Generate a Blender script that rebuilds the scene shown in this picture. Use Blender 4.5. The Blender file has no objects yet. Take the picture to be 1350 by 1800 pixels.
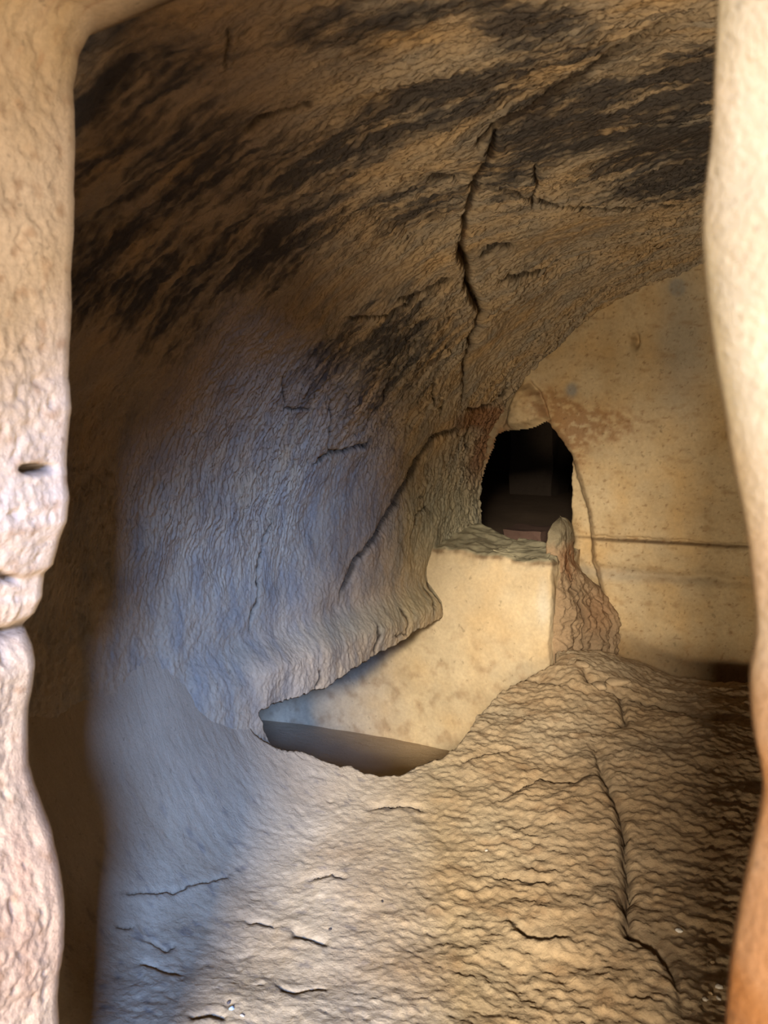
import bpy, math
import numpy as np
from mathutils import Vector

sc = bpy.context.scene
COL = sc.collection

# ------------------------------------------------------------------ room frame
# u runs along the end wall to the right, v comes out of it towards the doorway, z is up
CX, CY = 0.97, 4.70
EX, EY = 0.8434, -0.5373
DX, DY = -0.5373, -0.8434
CAM_H, PITCH, FPX = 1.5, math.radians(7.1), 1766.0

def world(u, v, z):
    return (CX + u * EX + v * DX, CY + u * EY + v * DY, z)

# ------------------------------------------------------------------ camera
cd = bpy.data.cameras.new('camera')
cam = bpy.data.objects.new('camera', cd)
COL.objects.link(cam)
cam.location = (0, 0, CAM_H)
cam.rotation_euler = (math.pi / 2 - PITCH, 0, 0)
cd.sensor_fit = 'VERTICAL'
cd.sensor_height = 36.0
cd.sensor_width = 27.0
cd.lens = FPX / 1800.0 * 36.0
cd.clip_start = 0.05
cd.dof.use_dof = True
cd.dof.focus_distance = 4.0
cd.dof.aperture_fstop = 7.0
sc.camera = cam

# ------------------------------------------------------------------ light
sc.view_settings.view_transform = 'Standard'
sc.view_settings.look = 'None'
sc.view_settings.gamma = 1.0
sc.view_settings.use_curve_mapping = False
sc.view_settings.exposure = 0.0

w = bpy.data.worlds.new('World')
sc.world = w
w.use_nodes = True
bg = w.node_tree.nodes['Background']
bg.inputs[0].default_value = (0.62, 0.75, 1.0, 1)
bg.inputs[1].default_value = 0.12

def area(name, loc, target, sx, sy, power, color):
    l = bpy.data.lights.new(name, 'AREA')
    l.shape = 'RECTANGLE'
    l.size, l.size_y = sx, sy
    l.energy = power
    l.color = color
    o = bpy.data.objects.new(name, l)
    COL.objects.link(o)
    a, b = Vector(world(*loc)), Vector(world(*target))
    o.location = a
    o.rotation_euler = (b - a).to_track_quat('-Z', 'Y').to_euler()
    return o

# a gap of blue sky over the right shoulder, the bright daylight straight behind, and the sunlit ground outside
area('sky_gap', (7.2, 11.0, 4.3), (0.0, 2.6, 0.4), 1.4, 1.0, 3500, (0.23, 0.41, 1.0))
area('daylight', (4.3, 11.5, 3.6), (0.3, 1.5, 0.5), 1.6, 0.9, 2650, (1.0, 0.93, 0.84))
area('sunlit_ground', (1.9, 7.8, 0.15), (0.4, 1.2, 1.6), 0.9, 0.8, 310, (1.0, 0.86, 0.66))
area('jamb_fill', (3.6, 4.66, 1.0), (0.55, 3.6, 1.2), 0.4, 0.6, 125, (1.0, 0.92, 0.83))  # added fill for the left jamb, no known source there
area('back_chamber_fill', (-0.9, -1.5, 2.2), (-1.5, -3.0, 0.9), 0.5, 0.5, 0.4, (1.0, 0.84, 0.66))  # added dim fill so the pillar shows, no known lamp there

# ------------------------------------------------------------------ helpers: numbers
_rs = np.random.RandomState(11)
_PERM = _rs.permutation(256).astype(np.int32)
_PERM = np.concatenate([_PERM, _PERM, _PERM])
_ANG = _rs.rand(256).astype(np.float32) * 6.28318
_GX, _GY = np.cos(_ANG), np.sin(_ANG)

def noise(x, y, seed=0):
    """2D gradient noise, about -0.7..0.7"""
    x = np.asarray(x, np.float32) + seed * 17.31
    y = np.asarray(y, np.float32) + seed * 7.77
    xi, yi = np.floor(x).astype(np.int32), np.floor(y).astype(np.int32)
    xf, yf = x - xi, y - yi
    xi &= 255
    yi &= 255
    def g(dx, dy):
        h = _PERM[_PERM[xi + dx] + yi + dy] & 255
        return _GX[h] * (xf - dx) + _GY[h] * (yf - dy)
    a = xf * xf * xf * (xf * (xf * 6 - 15) + 10)
    b = yf * yf * yf * (yf * (yf * 6 - 15) + 10)
    n0 = g(0, 0) * (1 - a) + g(1, 0) * a
    n1 = g(0, 1) * (1 - a) + g(1, 1) * a
    return n0 * (1 - b) + n1 * b

def fbm(x, y, octaves=4, seed=0, gain=0.5):
    t, amp, f = 0, 1.0, 1.0
    for k in range(octaves):
        t = t + amp * noise(x * f, y * f, seed + k)
        amp *= gain
        f *= 2.03
    return t

def sst(a, b, x):
    t = np.clip((x - a) / (b - a), 0, 1)
    return t * t * (3 - 2 * t)

def saw(p):
    """a shingle edge: slow rise, quick fall"""
    t = p - np.floor(p)
    return np.where(t < 0.78, t / 0.78, (1 - t) / 0.22)

def lin(c):
    c = np.asarray(c, float) / 255.0
    return np.where(c <= 0.04045, c / 12.92, ((c + 0.055) / 1.055) ** 2.4)

SP, CP = math.sin(PITCH), math.cos(PITCH)
def project(P):
    X, Y, Z = P[..., 0], P[..., 1], P[..., 2] - CAM_H
    D = np.maximum(Y * CP - Z * SP, 0.02)
    return 675 + FPX * X / D, 900 - FPX * (Y * SP + Z * CP) / D, D

def seg_dist(px, py, pts):
    """distance to an open polyline, side (+ on its left hand as drawn on the page) and position along it 0..1"""
    best = np.full(px.shape, 1e9, np.float32)
    side = np.zeros(px.shape, np.float32)
    along = np.zeros(px.shape, np.float32)
    n = len(pts) - 1
    for i in range(n):
        ax, ay = pts[i]
        bx, by = pts[i + 1]
        ux, uy = bx - ax, by - ay
        L2 = ux * ux + uy * uy + 1e-9
        t = np.clip(((px - ax) * ux + (py - ay) * uy) / L2, 0, 1)
        dx, dy = px - (ax + t * ux), py - (ay + t * uy)
        d = np.sqrt(dx * dx + dy * dy)
        m = d < best
        best = np.where(m, d, best)
        side = np.where(m, np.sign(ux * dy - uy * dx), side)
        along = np.where(m, (i + t) / n, along)
    return best, side, along

def poly_sd(px, py, pts):
    """signed distance to a closed polygon, + inside"""
    d, _, _ = seg_dist(px, py, list(pts) + [pts[0]])
    inside = np.zeros(px.shape, bool)
    n = len(pts)
    for i in range(n):
        ax, ay = pts[i]
        bx, by = pts[(i + 1) % n]
        c = ((ay > py) != (by > py)) & (px < (bx - ax) * (py - ay) / (by - ay + 1e-9) + ax)
        inside ^= c
    return np.where(inside, d, -d)

def catmull(pts, n):
    """a smooth curve through points, n samples even in arc length"""
    pts = np.asarray(pts, float)
    P = np.vstack([2 * pts[0] - pts[1], pts, 2 * pts[-1] - pts[-2]])
    out = []
    for i in range(1, len(P) - 2):
        t = np.linspace(0, 1, 40, endpoint=False)[:, None]
        a, b, c, d = P[i - 1], P[i], P[i + 1], P[i + 2]
        out.append(0.5 * (2 * b + (c - a) * t + (2 * a - 5 * b + 4 * c - d) * t ** 2 + (3 * b - a - 3 * c + d) * t ** 3))
    out.append(pts[-1:])
    q = np.vstack(out)
    s = np.concatenate([[0], np.cumsum(np.linalg.norm(np.diff(q, axis=0), axis=1))])
    return np.stack([np.interp(np.linspace(0, s[-1], n), s, q[:, k]) for k in range(q.shape[1])], 1), s[-1]

def steps(*spans):
    """coordinates with a step per span: (from, to, step), ..."""
    out = [np.arange(a, b, st) for a, b, st in spans]
    return np.concatenate(out + [[spans[-1][1]]])

# ------------------------------------------------------------------ helpers: objects
ALBEDO = 0.75          # how pale the rock is, over all

def link_mesh(name, verts, faces, mat, parent=None, normals=None, tint=None, smooth=True, run=None):
    verts = np.ascontiguousarray(verts.reshape(-1, 3), np.float32)
    faces = np.ascontiguousarray(faces, np.int32)
    k = faces.shape[1]
    m = bpy.data.meshes.new(name)
    m.vertices.add(len(verts))
    m.vertices.foreach_set('co', verts.ravel())
    m.loops.add(faces.size)
    m.loops.foreach_set('vertex_index', faces.ravel())
    m.polygons.add(len(faces))
    m.polygons.foreach_set('loop_start', np.arange(0, faces.size, k, dtype=np.int32))
    m.update(calc_edges=True)
    m.validate()
    if smooth:
        m.polygons.foreach_set('use_smooth', np.ones(len(m.polygons), bool))
    if tint is not None:
        a = m.color_attributes.new('tint', 'FLOAT_COLOR', 'POINT')
        t = np.ones((len(verts), 4), np.float32)
        t[:, :3] = tint.reshape(-1, 3) * ALBEDO
        a.data.foreach_set('color', t.ravel())
    if run is not None:
        a = m.attributes.new('run', 'FLOAT_VECTOR', 'POINT')
        t = np.zeros((len(verts), 3), np.float32)
        t[:, :run.shape[-1]] = run.reshape(-1, run.shape[-1])
        if run.shape[-1] == 2:
            t[:, 2] = 1
        a.data.foreach_set('vector', t.ravel())
    if normals is not None:
        m.normals_split_custom_set_from_vertices([tuple(x) for x in normals.reshape(-1, 3)])
    m.materials.append(mat)
    o = bpy.data.objects.new(name, m)
    COL.objects.link(o)
    if parent is not None:
        o.parent = parent
    return o

def grid_faces(nr, nc, wrap=False):
    r = np.arange(nr - 1)[:, None]
    c = np.arange(nc if wrap else nc - 1)[None, :]
    c2 = (c + 1) % nc
    return np.stack([r * nc + c, r * nc + c2, (r + 1) * nc + c2, (r + 1) * nc + c], -1).reshape(-1, 4)

def grid_normals(P):
    a = np.gradient(P, axis=0)
    b = np.gradient(P, axis=1)
    n = np.cross(b, a)
    return n / np.maximum(np.linalg.norm(n, axis=-1, keepdims=True), 1e-9)

def submesh(name, P, keep, mat, parent=None, normals=None, tint=None, run=None):
    """the grid's faces where keep is set (one flag per quad), without the unused points"""
    f = grid_faces(P.shape[0], P.shape[1])[keep.ravel()]
    used = np.zeros(P.shape[0] * P.shape[1], bool)
    used[f.ravel()] = True
    idx = np.cumsum(used) - 1
    return link_mesh(name, P.reshape(-1, 3)[used], idx[f], mat, parent,
                     None if normals is None else normals.reshape(-1, 3)[used],
                     None if tint is None else tint.reshape(-1, 3)[used],
                     run=None if run is None else run.reshape(-1, run.shape[-1])[used])

def structure(o):
    o['kind'] = 'structure'
    return o

def thing(o, label, category, group=None):
    o['label'] = label
    o['category'] = category
    if group:
        o['group'] = group
    return o

def empty(name, loc=(0, 0, 0)):
    o = bpy.data.objects.new(name, None)
    COL.objects.link(o)
    o.location = loc
    return o

# ------------------------------------------------------------------ materials
def rock(name, grain=90.0, bump=0.25, spots=0.5, rough=0.95, flow=None, flow_bump=0.6, flow_depth=0.006):
    m = bpy.data.materials.new(name)
    m.use_nodes = True
    nt = m.node_tree
    N, L = nt.nodes, nt.links
    b = N['Principled BSDF']
    b.inputs['Roughness'].default_value = rough
    b.inputs['Specular IOR Level'].default_value = 0.15
    tc = N.new('ShaderNodeTexCoord')
    at = N.new('ShaderNodeAttribute')
    at.attribute_name = 'tint'
    def nz(scale, detail, roughness=0.6):
        n = N.new('ShaderNodeTexNoise')
        n.inputs['Scale'].default_value = scale
        n.inputs['Detail'].default_value = detail
        n.inputs['Roughness'].default_value = roughness
        L.new(tc.outputs['Object'], n.inputs['Vector'])
        return n
    def ramp(src, lo, hi, a, c):
        r = N.new('ShaderNodeMapRange')
        r.inputs['From Min'].default_value = lo
        r.inputs['From Max'].default_value = hi
        r.inputs['To Min'].default_value = a
        r.inputs['To Max'].default_value = c
        L.new(src, r.inputs['Value'])
        return r.outputs[0]
    def mul(x, y):
        q = N.new('ShaderNodeMath')
        q.operation = 'MULTIPLY'
        L.new(x, q.inputs[0])
        L.new(y, q.inputs[1])
        return q.outputs[0]
    big = ramp(nz(7.0, 5).outputs['Fac'], 0.3, 0.7, 1 - 0.22 * spots, 1 + 0.16 * spots)
    fine = ramp(nz(grain, 4).outputs['Fac'], 0.3, 0.7, 1 - 0.2 * spots, 1 + 0.15 * spots)
    speck = ramp(nz(grain * 0.45, 2).outputs['Fac'], 0.66, 0.72, 1.0, 1 - 0.5 * spots)
    vm = N.new('ShaderNodeVectorMath')
    vm.operation = 'SCALE'
    L.new(at.outputs['Color'], vm.inputs[0])
    L.new(mul(mul(big, fine), speck), vm.inputs['Scale'])
    L.new(vm.outputs[0], b.inputs['Base Color'])
    bp = N.new('ShaderNodeBump')
    bp.inputs['Strength'].default_value = bump
    bp.inputs['Distance'].default_value = 0.004
    L.new(nz(grain * 1.3, 5).outputs['Fac'], bp.inputs['Height'])
    if flow:                                  # chisel grain that follows the surface's own run
        fa = N.new('ShaderNodeAttribute')
        fa.attribute_name = 'run'
        sc_ = N.new('ShaderNodeVectorMath')
        sc_.operation = 'MULTIPLY'
        sc_.inputs[1].default_value = (flow[0], flow[1], 1)
        L.new(fa.outputs['Vector'], sc_.inputs[0])
        fn = N.new('ShaderNodeTexNoise')
        fn.inputs['Scale'].default_value = 1.0
        fn.inputs['Detail'].default_value = 4
        fn.inputs['Roughness'].default_value = 0.55
        fn.inputs['Distortion'].default_value = 0.6
        L.new(sc_.outputs[0], fn.inputs['Vector'])
        b2 = N.new('ShaderNodeBump')
        sx = N.new('ShaderNodeSeparateXYZ')
        L.new(fa.outputs['Vector'], sx.inputs[0])
        L.new(ramp(sx.outputs['Z'], 0, 1, 0, flow_bump), b2.inputs['Strength'])
        b2.inputs['Distance'].default_value = flow_depth
        L.new(fn.outputs['Fac'], b2.inputs['Height'])
        L.new(b2.outputs['Normal'], bp.inputs['Normal'])
    L.new(bp.outputs['Normal'], b.inputs['Normal'])
    return m

M_ROUGH = rock('chiselled_rock', 110, 0.45, 0.5, flow=(26, 95), flow_bump=0.8, flow_depth=0.010)
M_SMOOTH = rock('smooth_rock', 70, 0.18, 0.5)
M_FLOOR = rock('trodden_rock', 120, 0.45, 0.4, flow=(30, 44), flow_bump=0.45, flow_depth=0.008)
M_JAMB = rock('weathered_rock', 140, 0.7, 0.6)

TAN = lin((188, 164, 128))
SOOT = lin((58, 55, 54))
OCHRE = lin((206, 160, 92))
RUST = lin((140, 88, 48))
GREY = lin((150, 146, 134))
GREEN = lin((150, 146, 116))

def mix(base, col, f):
    return base * (1 - f[..., None]) + np.asarray(col) * f[..., None]

# ================================================================== the left wall and the vault, one rock face
PROFILE = [(-0.60, -0.30), (-0.60, 0.10), (-0.60, 0.35), (-0.605, 0.60), (-0.61, 0.85), (-0.595, 1.05), (-0.55, 1.23), (-0.46, 1.41),
           (-0.34, 1.56), (-0.22, 1.68), (-0.10, 1.775), (0.166, 1.935), (0.50, 2.05), (0.90, 2.12), (1.30, 2.13),
           (1.80, 2.04), (2.25, 1.80), (2.60, 1.35), (2.70, 0.70), (2.70, -0.30)]
prof_dense, plen = catmull(PROFILE, 3000)
sd_dense = np.linspace(0, plen, 3000)
s_fine_end = sd_dense[np.argmin(np.abs(prof_dense[:, 0] - 1.35) + (prof_dense[:, 1] < 1.5) * 9)]
s_ax = steps((0.0, 0.3, 0.02), (0.3, 2.75, 0.0052), (2.75, s_fine_end, 0.0042), (s_fine_end, plen, 0.05))
v_ax = steps((-0.06, 1.5, 0.0044), (1.5, 2.9, 0.0031), (2.9, 3.3, 0.006), (3.3, 3.62, 0.02))
S, V = np.meshgrid(s_ax, v_ax)
U0 = np.interp(S, sd_dense, prof_dense[:, 0])
Z0 = np.interp(S, sd_dense, prof_dense[:, 1])
du = np.gradient(prof_dense[:, 0], sd_dense)
dz = np.gradient(prof_dense[:, 1], sd_dense)
NU = np.interp(S, sd_dense, dz)          # normal into the room
NZ = np.interp(S, sd_dense, -du)
P0 = np.stack(world(U0, V, Z0), -1)
px, py, D = project(P0)
mpp = D / FPX                            # metres per pixel

H = np.zeros_like(S)
# slow hollows
H += 0.030 * fbm(S * 2.0, V * 2.0, 3, 1)
H += 0.010 * fbm(S * 6.0, V * 6.0, 3, 5)
# the ledge along the foot of the wall
led = sst(0.34, 0.44, Z0) * (1 - sst(0.47, 0.62, Z0)) * (Z0 < 1.0)
low = (1 - sst(0.47, 0.62, Z0)) * (Z0 < 1.0)
ledge_fade = 1 - sst(1.75, 2.25, V + 0.1 * noise(Z0 * 5, V * 5, 3))
H += 0.085 * low * ledge_fade
# chisel flakes: they run across the vault, in shingles
wob = fbm(S * 3.0, V * 3.0, 3, 9)
warp = 1.6 * fbm(S * 5.5, V * 12, 3, 20)
rough_mask = sst(0.95, 1.5, S) * (0.35 + 0.65 * sst(-0.2, 0.25, noise(S * 1.7, V * 1.7, 33) + 0.25)) + 0.06
rough_mask = np.where(V < 0.55, np.maximum(rough_mask, 0.75 * sst(0.55, 0.15, V) * sst(0.9, 1.1, S)), rough_mask)
LAM = 0.0335 - 0.0076 * np.clip(V, 0, 3.3)        # the flakes are finer towards the doorway
phase = -np.log(LAM) / 0.0076 + warp * 1.6 + 1.2 * S
fl = saw(phase) * (0.55 + 0.9 * np.clip(noise(S * 14, V * 30, 41) + 0.35, 0, 1))
H += 0.46 * LAM * rough_mask * fl
phase2 = -1.9 * np.log(LAM) / 0.0076 + 2.2 * fbm(S * 16, V * 26, 3, 50)
H += 0.16 * LAM * rough_mask * saw(phase2)
H += 0.0044 * (0.35 + rough_mask) * fbm(S * 28, V * 50, 3, 60)
H += 0.0028 * fbm(S * 60, V * 60, 2, 61) + 0.0022 * fbm(S * 34, V * 34, 2, 62)

CRACK_SHADE = np.zeros_like(S)  # dark line painted along each crack for the shadow of its lip
def carve(H, pts, width, depth, step=0.0, reach=60, jag=5.0, taper=True, soft=1.6, shallow=None):
    """a crack along a line: a groove width px wide, with one lip standing proud"""
    jx = px + jag * fbm(S * 18, V * 18, 3, 71)
    jy = py + jag * fbm(S * 18, V * 18, 3, 72)
    d, side, t = seg_dist(jx, jy, pts)
    tp = np.clip(np.minimum(t, 1 - t) * 6, 0.15, 1) if taper else 1.0
    g = np.exp(-(d / (width * tp)) ** soft)
    global CRACK_SHADE
    CRACK_SHADE = np.maximum(CRACK_SHADE, np.clip(1.25 * tp, 0, 1) * np.exp(-(d / (width * (0.75 if not shallow else 0.75 + 0.6 * sst(shallow[1], shallow[0], t)))) ** 2))
    if shallow:                               # the start of the line is mostly painted shade, hardly cut
        depth = depth * (0.12 + 0.88 * sst(shallow[0], shallow[1], t))
    H = H - depth * tp * g
    if step:
        H = H + step * tp * np.where(side > 0, np.exp(-d / reach), 0)
    return H

MAIN = [(1300, -10), (1180, 40), (1085, 92), (1030, 135), (985, 165), (935, 190), (872, 216), (858, 258), (832, 300), (828, 350), (818, 400),
        (808, 440), (822, 470), (820, 500), (846, 545), (830, 590), (818, 640), (812, 700), (812, 716)]
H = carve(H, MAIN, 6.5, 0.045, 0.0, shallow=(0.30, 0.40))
d, side, t = seg_dist(px + 4 * noise(S * 20, V * 20, 7), py + 4 * noise(S * 20, V * 20, 8), MAIN)
H += np.where(side > 0, 0.024 * np.exp(-d / 90), 0) * (1 - sst(0.72, 0.8, t)) * (0.1 + 0.9 * sst(0.30, 0.42, t))
H += np.where(side < 0, 0.022 * np.exp(-d / 60), 0) * (1 - sst(0.28, 0.36, t)) * 0
H -= np.where(side > 0, 0.010 * np.exp(-d / 30), 0) * (1 - sst(0.26, 0.34, t))
H -= np.where(side < 0, 0.018 * np.exp(-d / 45), 0) * sst(0.32, 0.4, t) * (1 - sst(0.72, 0.8, t))
LOWER = [(812, 712), (800, 752), (760, 767), (742, 795), (715, 850), (700, 880), (672, 925), (648, 955), (628, 982), (612, 1012), (600, 1042), (595, 1062)]
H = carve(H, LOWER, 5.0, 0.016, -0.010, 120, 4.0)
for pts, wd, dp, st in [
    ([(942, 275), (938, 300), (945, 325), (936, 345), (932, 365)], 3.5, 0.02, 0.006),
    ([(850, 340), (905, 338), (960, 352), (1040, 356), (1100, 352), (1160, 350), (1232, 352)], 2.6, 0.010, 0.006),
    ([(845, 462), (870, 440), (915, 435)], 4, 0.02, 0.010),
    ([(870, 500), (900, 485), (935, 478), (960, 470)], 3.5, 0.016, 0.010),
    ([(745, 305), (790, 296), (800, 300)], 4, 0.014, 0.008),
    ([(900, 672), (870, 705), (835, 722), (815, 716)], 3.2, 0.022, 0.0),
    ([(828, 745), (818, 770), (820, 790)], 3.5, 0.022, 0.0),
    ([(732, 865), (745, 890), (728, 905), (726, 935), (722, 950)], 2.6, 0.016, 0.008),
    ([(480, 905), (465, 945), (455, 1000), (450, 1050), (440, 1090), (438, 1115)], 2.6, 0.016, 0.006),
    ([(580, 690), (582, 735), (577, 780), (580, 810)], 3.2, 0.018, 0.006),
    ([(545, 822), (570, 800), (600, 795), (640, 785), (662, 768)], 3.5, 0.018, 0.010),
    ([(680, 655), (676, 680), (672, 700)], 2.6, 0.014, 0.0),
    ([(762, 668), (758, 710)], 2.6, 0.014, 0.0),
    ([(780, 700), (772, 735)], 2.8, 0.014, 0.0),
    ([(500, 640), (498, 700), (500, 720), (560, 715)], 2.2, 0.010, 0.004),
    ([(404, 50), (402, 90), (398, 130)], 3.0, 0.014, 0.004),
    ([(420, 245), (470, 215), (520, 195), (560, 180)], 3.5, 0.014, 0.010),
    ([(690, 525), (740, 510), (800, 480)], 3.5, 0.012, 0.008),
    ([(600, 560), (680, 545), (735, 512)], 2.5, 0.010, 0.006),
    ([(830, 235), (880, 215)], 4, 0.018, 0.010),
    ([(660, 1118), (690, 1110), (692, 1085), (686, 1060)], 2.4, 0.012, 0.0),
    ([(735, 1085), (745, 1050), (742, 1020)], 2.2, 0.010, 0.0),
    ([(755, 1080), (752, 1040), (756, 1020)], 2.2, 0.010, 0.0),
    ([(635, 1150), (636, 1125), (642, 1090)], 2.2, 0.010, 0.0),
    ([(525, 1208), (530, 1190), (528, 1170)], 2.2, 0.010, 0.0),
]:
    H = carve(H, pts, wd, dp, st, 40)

# the recess cut in under the ledge, behind the grave
LIP = [(428, 1246), (446, 1236), (470, 1229), (498, 1219), (520, 1208), (532, 1206), (552, 1195), (580, 1176), (606, 1164), (632, 1152), (640, 1146),
       (668, 1132), (688, 1118), (694, 1110), (722, 1100), (745, 1088), (764, 1078), (990, 1040)]
recess = LIP + [(1010, 1900), (600, 1900), (470, 1340), (436, 1275)]
rsd = poly_sd(px + 3 * noise(S * 30, V * 30, 14), py + 4 * fbm(S * 25, V * 25, 2, 15), recess)
rsd = np.where(Z0 > 0.62, -50, rsd)
push = sst(0, 9, rsd) * (V > 0.0)
H = H * (1 - push)
Uw = U0 + NU * H - 1.32 * push
Zw = Z0 + NZ * H + 0.03 * push
# the corner by the end wall is worn round
P = np.stack(world(Uw, V, Zw), -1)
NRM = grid_normals(P)
# make sure the normals look into the room
cx = np.stack(world(1.0 + 0 * S, V, 1.0 + 0 * S), -1) - P
flip = np.sign(np.sum((cx * NRM).mean((0, 1))))
NRM *= flip

# colour: bare tan rock, ochre breaks, lamp soot along the vault, grey-green film low by the opening
n1 = fbm(S * 2.2, V * 5.5, 4, 81)
n2 = fbm(S * 5, V * 14, 4, 85)
T = np.ones(S.shape + (3,)) * TAN
T = mix(T, OCHRE, np.clip(0.25 + 1.4 * fbm(S * 3, V * 5, 3, 90), 0, 1) * 0.45 * sst(1.2, 1.7, S))
T = mix(T, GREY * 0.8, np.clip(0.35 + 1.3 * n2, 0, 1) * 0.55)
warm_left = sst(760, 420, px) * sst(1300, 900, py) * sst(0.8, 1.2, S)
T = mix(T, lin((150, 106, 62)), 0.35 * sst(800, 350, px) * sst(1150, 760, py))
def blob(cxp, cyp, rx, ry, ang=0.0):
    a = math.radians(ang)
    qx = (px - cxp) * math.cos(a) + (py - cyp) * math.sin(a)
    qy = -(px - cxp) * math.sin(a) + (py - cyp) * math.cos(a)
    return np.exp(-((qx / rx) ** 2 + (qy / ry) ** 2) ** 1.5)
soot = np.zeros_like(S)
for b in [(1170, 270, 190, 85, -8), (1210, 160, 170, 80, -20), (1000, 200, 230, 80, -25), (760, 185, 280, 80, -28), (560, 300, 280, 80, -25),
          (940, 40, 180, 70, 10), (300, 230, 260, 220, 0), (420, 430, 280, 110, -20), (760, 330, 180, 70, -20), (880, 290, 80, 80, 0),
          (660, 620, 160, 120, -30), (150, 120, 180, 180, 0), (640, 60, 220, 70, -15), (250, 480, 220, 150, 0)]:
    soot = np.maximum(soot, blob(*b))
soot *= 1 - 0.8 * blob(700, 270, 110, 26, -25) - 0.7 * blob(490, 150, 110, 50, -20) - 0.6 * blob(760, 100, 120, 30, -20) - 0.6 * blob(830, 420, 40, 90, 0)
soot += 0.7 * blob(1190, 275, 130, 70, -8) + 0.55 * blob(1210, 160, 120, 60, -20) + 0.4 * blob(1000, 215, 150, 60, -25) + 0.35 * blob(850, 140, 180, 40, -25) + 0.3 * blob(930, 30, 120, 40, 10)
edge = sst(352, 338, py + 6 * noise(S * 12, V * 12, 91))
soot = np.where(px > 960, soot * edge, soot)
flk = fbm(S * 20, V * 60, 3, 95)
streak = fbm(S * 3.0, V * 16, 4, 97)
soot = sst(0.15, 1.05, soot * 0.75 + np.sqrt(soot) * (0.35 * n1 + 0.75 * streak + 0.55 * flk))
T = mix(T, SOOT, 0.9 * soot)
T = mix(T, GREEN, 0.55 * blob(790, 930, 90, 110, 0) + 0.4 * blob(640, 1085, 150, 25, -18))
T = mix(T, RUST, 0.75 * np.clip(blob(850, 790, 22, 60, 20) + blob(830, 735, 40, 18, -20) + blob(880, 735, 40, 22, 0), 0, 1))
T = mix(T, lin((52, 40, 28)), 0.85 * CRACK_SHADE)
RUN = np.stack([S, V, np.clip(0.05 + rough_mask, 0, 1)], -1)
split_s = sd_dense[np.argmin(np.abs(prof_dense[:, 1] - 1.41) + (prof_dense[:, 0] > 1) * 9)]
s_mid = 0.5 * (s_ax[1:] + s_ax[:-1])
other_s = sd_dense[np.argmin(np.abs(prof_dense[:, 1] - 1.35) + (prof_dense[:, 0] < 1) * 9)]
v_mid = 0.5 * (v_ax[1:] + v_ax[:-1])
SM, VM = np.meshgrid(s_mid, v_mid)
zq = np.interp(SM, sd_dense, prof_dense[:, 1])
is_wall = SM < split_s
is_ledge = is_wall & (zq < 0.60) & (zq > 0.30) & (VM < 2.05)
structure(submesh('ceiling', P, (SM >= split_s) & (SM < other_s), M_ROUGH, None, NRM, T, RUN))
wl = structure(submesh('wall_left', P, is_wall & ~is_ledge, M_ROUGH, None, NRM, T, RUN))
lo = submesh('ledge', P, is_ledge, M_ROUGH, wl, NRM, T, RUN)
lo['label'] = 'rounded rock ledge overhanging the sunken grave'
structure(submesh('wall_right', P, SM >= other_s, M_ROUGH, None, NRM, 0.35 * T + 0.65 * SOOT, RUN))  # unseen wall, darkened to cut the light it bounces

# ================================================================== end wall with the small opening
u_ax = steps((-1.5, -0.75, 0.05), (-0.75, 1.15, 0.006), (1.15, 2.8, 0.05))
z_ax = steps((-0.3, 0.0, 0.05), (0.0, 2.12, 0.006), (2.12, 2.3, 0.03))
U, Z = np.meshgrid(u_ax, z_ax)
px, py, D = project(np.stack(world(U, 0 * U, Z), -1))
S, V = U, Z
OPEN = [(828, 936), (830, 905), (834, 855), (843, 825), (856, 795), (868, 764), (880, 758), (897, 755), (930, 752), (945, 747), (958, 739), (966, 744),
        (976, 757), (986, 772), (996, 788), (1001, 798), (1000, 850), (1001, 905), (1002, 990), (825, 990)]
jx, jy = px + 2.5 * fbm(U * 30, Z * 30, 2, 2), py + 2.5 * fbm(U * 30, Z * 30, 2, 3)
osd = poly_sd(jx, jy, OPEN)
W = 0.012 * fbm(U * 2, Z * 2, 3, 4) + 0.004 * fbm(U * 9, Z * 9, 3, 5) + 0.0012 * fbm(U * 45, Z * 45, 2, 6)
# the flat beside the opening stands back behind a slanting arris
ARRIS = [(962, 735), (985, 765), (1005, 800), (1020, 850), (1036, 900), (1041, 945), (1043, 985), (1052, 1010), (1058, 1040), (1075, 1110), (1080, 1200)]
d, side, t = seg_dist(jx, jy, ARRIS)
back = np.where(side > 0, sst(0, 9, d), 0) * sst(735, 800, py)
W -= 0.045 * back
W -= 0.010 * np.exp(-(d / 3.5) ** 2) * sst(780, 830, py)
# two worn courses along the foot
def course(pts, width, depth, below=0.0, reach=50):
    global W
    d, side, t = seg_dist(px, py + 4 * fbm(U * 14, Z * 14, 3, 8), pts)
    W -= depth * np.exp(-(d / width) ** 2) * sst(1038, 1052, px)
    W += np.where(side > 0, below * np.exp(-d / reach), 0) * sst(1038, 1052, px)
course([(1035, 944), (1100, 949), (1180, 952), (1240, 957), (1330, 962)], 4.0, 0.022, 0.014, 40)
course([(1045, 998), (1100, 1008), (1180, 1014), (1235, 1014), (1330, 1026)], 9.0, 0.022, 0.0)
W += 0.035 * sst(1080, 1180, py) * sst(1040, 1080, px)
# the peg hole and pits
for hx, hy, r, dp in [(1116, 603, 6, 0.05), (1117, 592, 5, 0.03), (1004, 684, 6, 0.006), (1190, 505, 10, 0.006), (1272, 765, 4, 0.02), (1162, 786, 3, 0.01)]:
    W -= dp * np.exp(-((px - hx) ** 2 + ((py - hy) * 0.6) ** 2) / r ** 2)
W += 0.03 * blob(1110, 625, 16, 10) * 0
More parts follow.
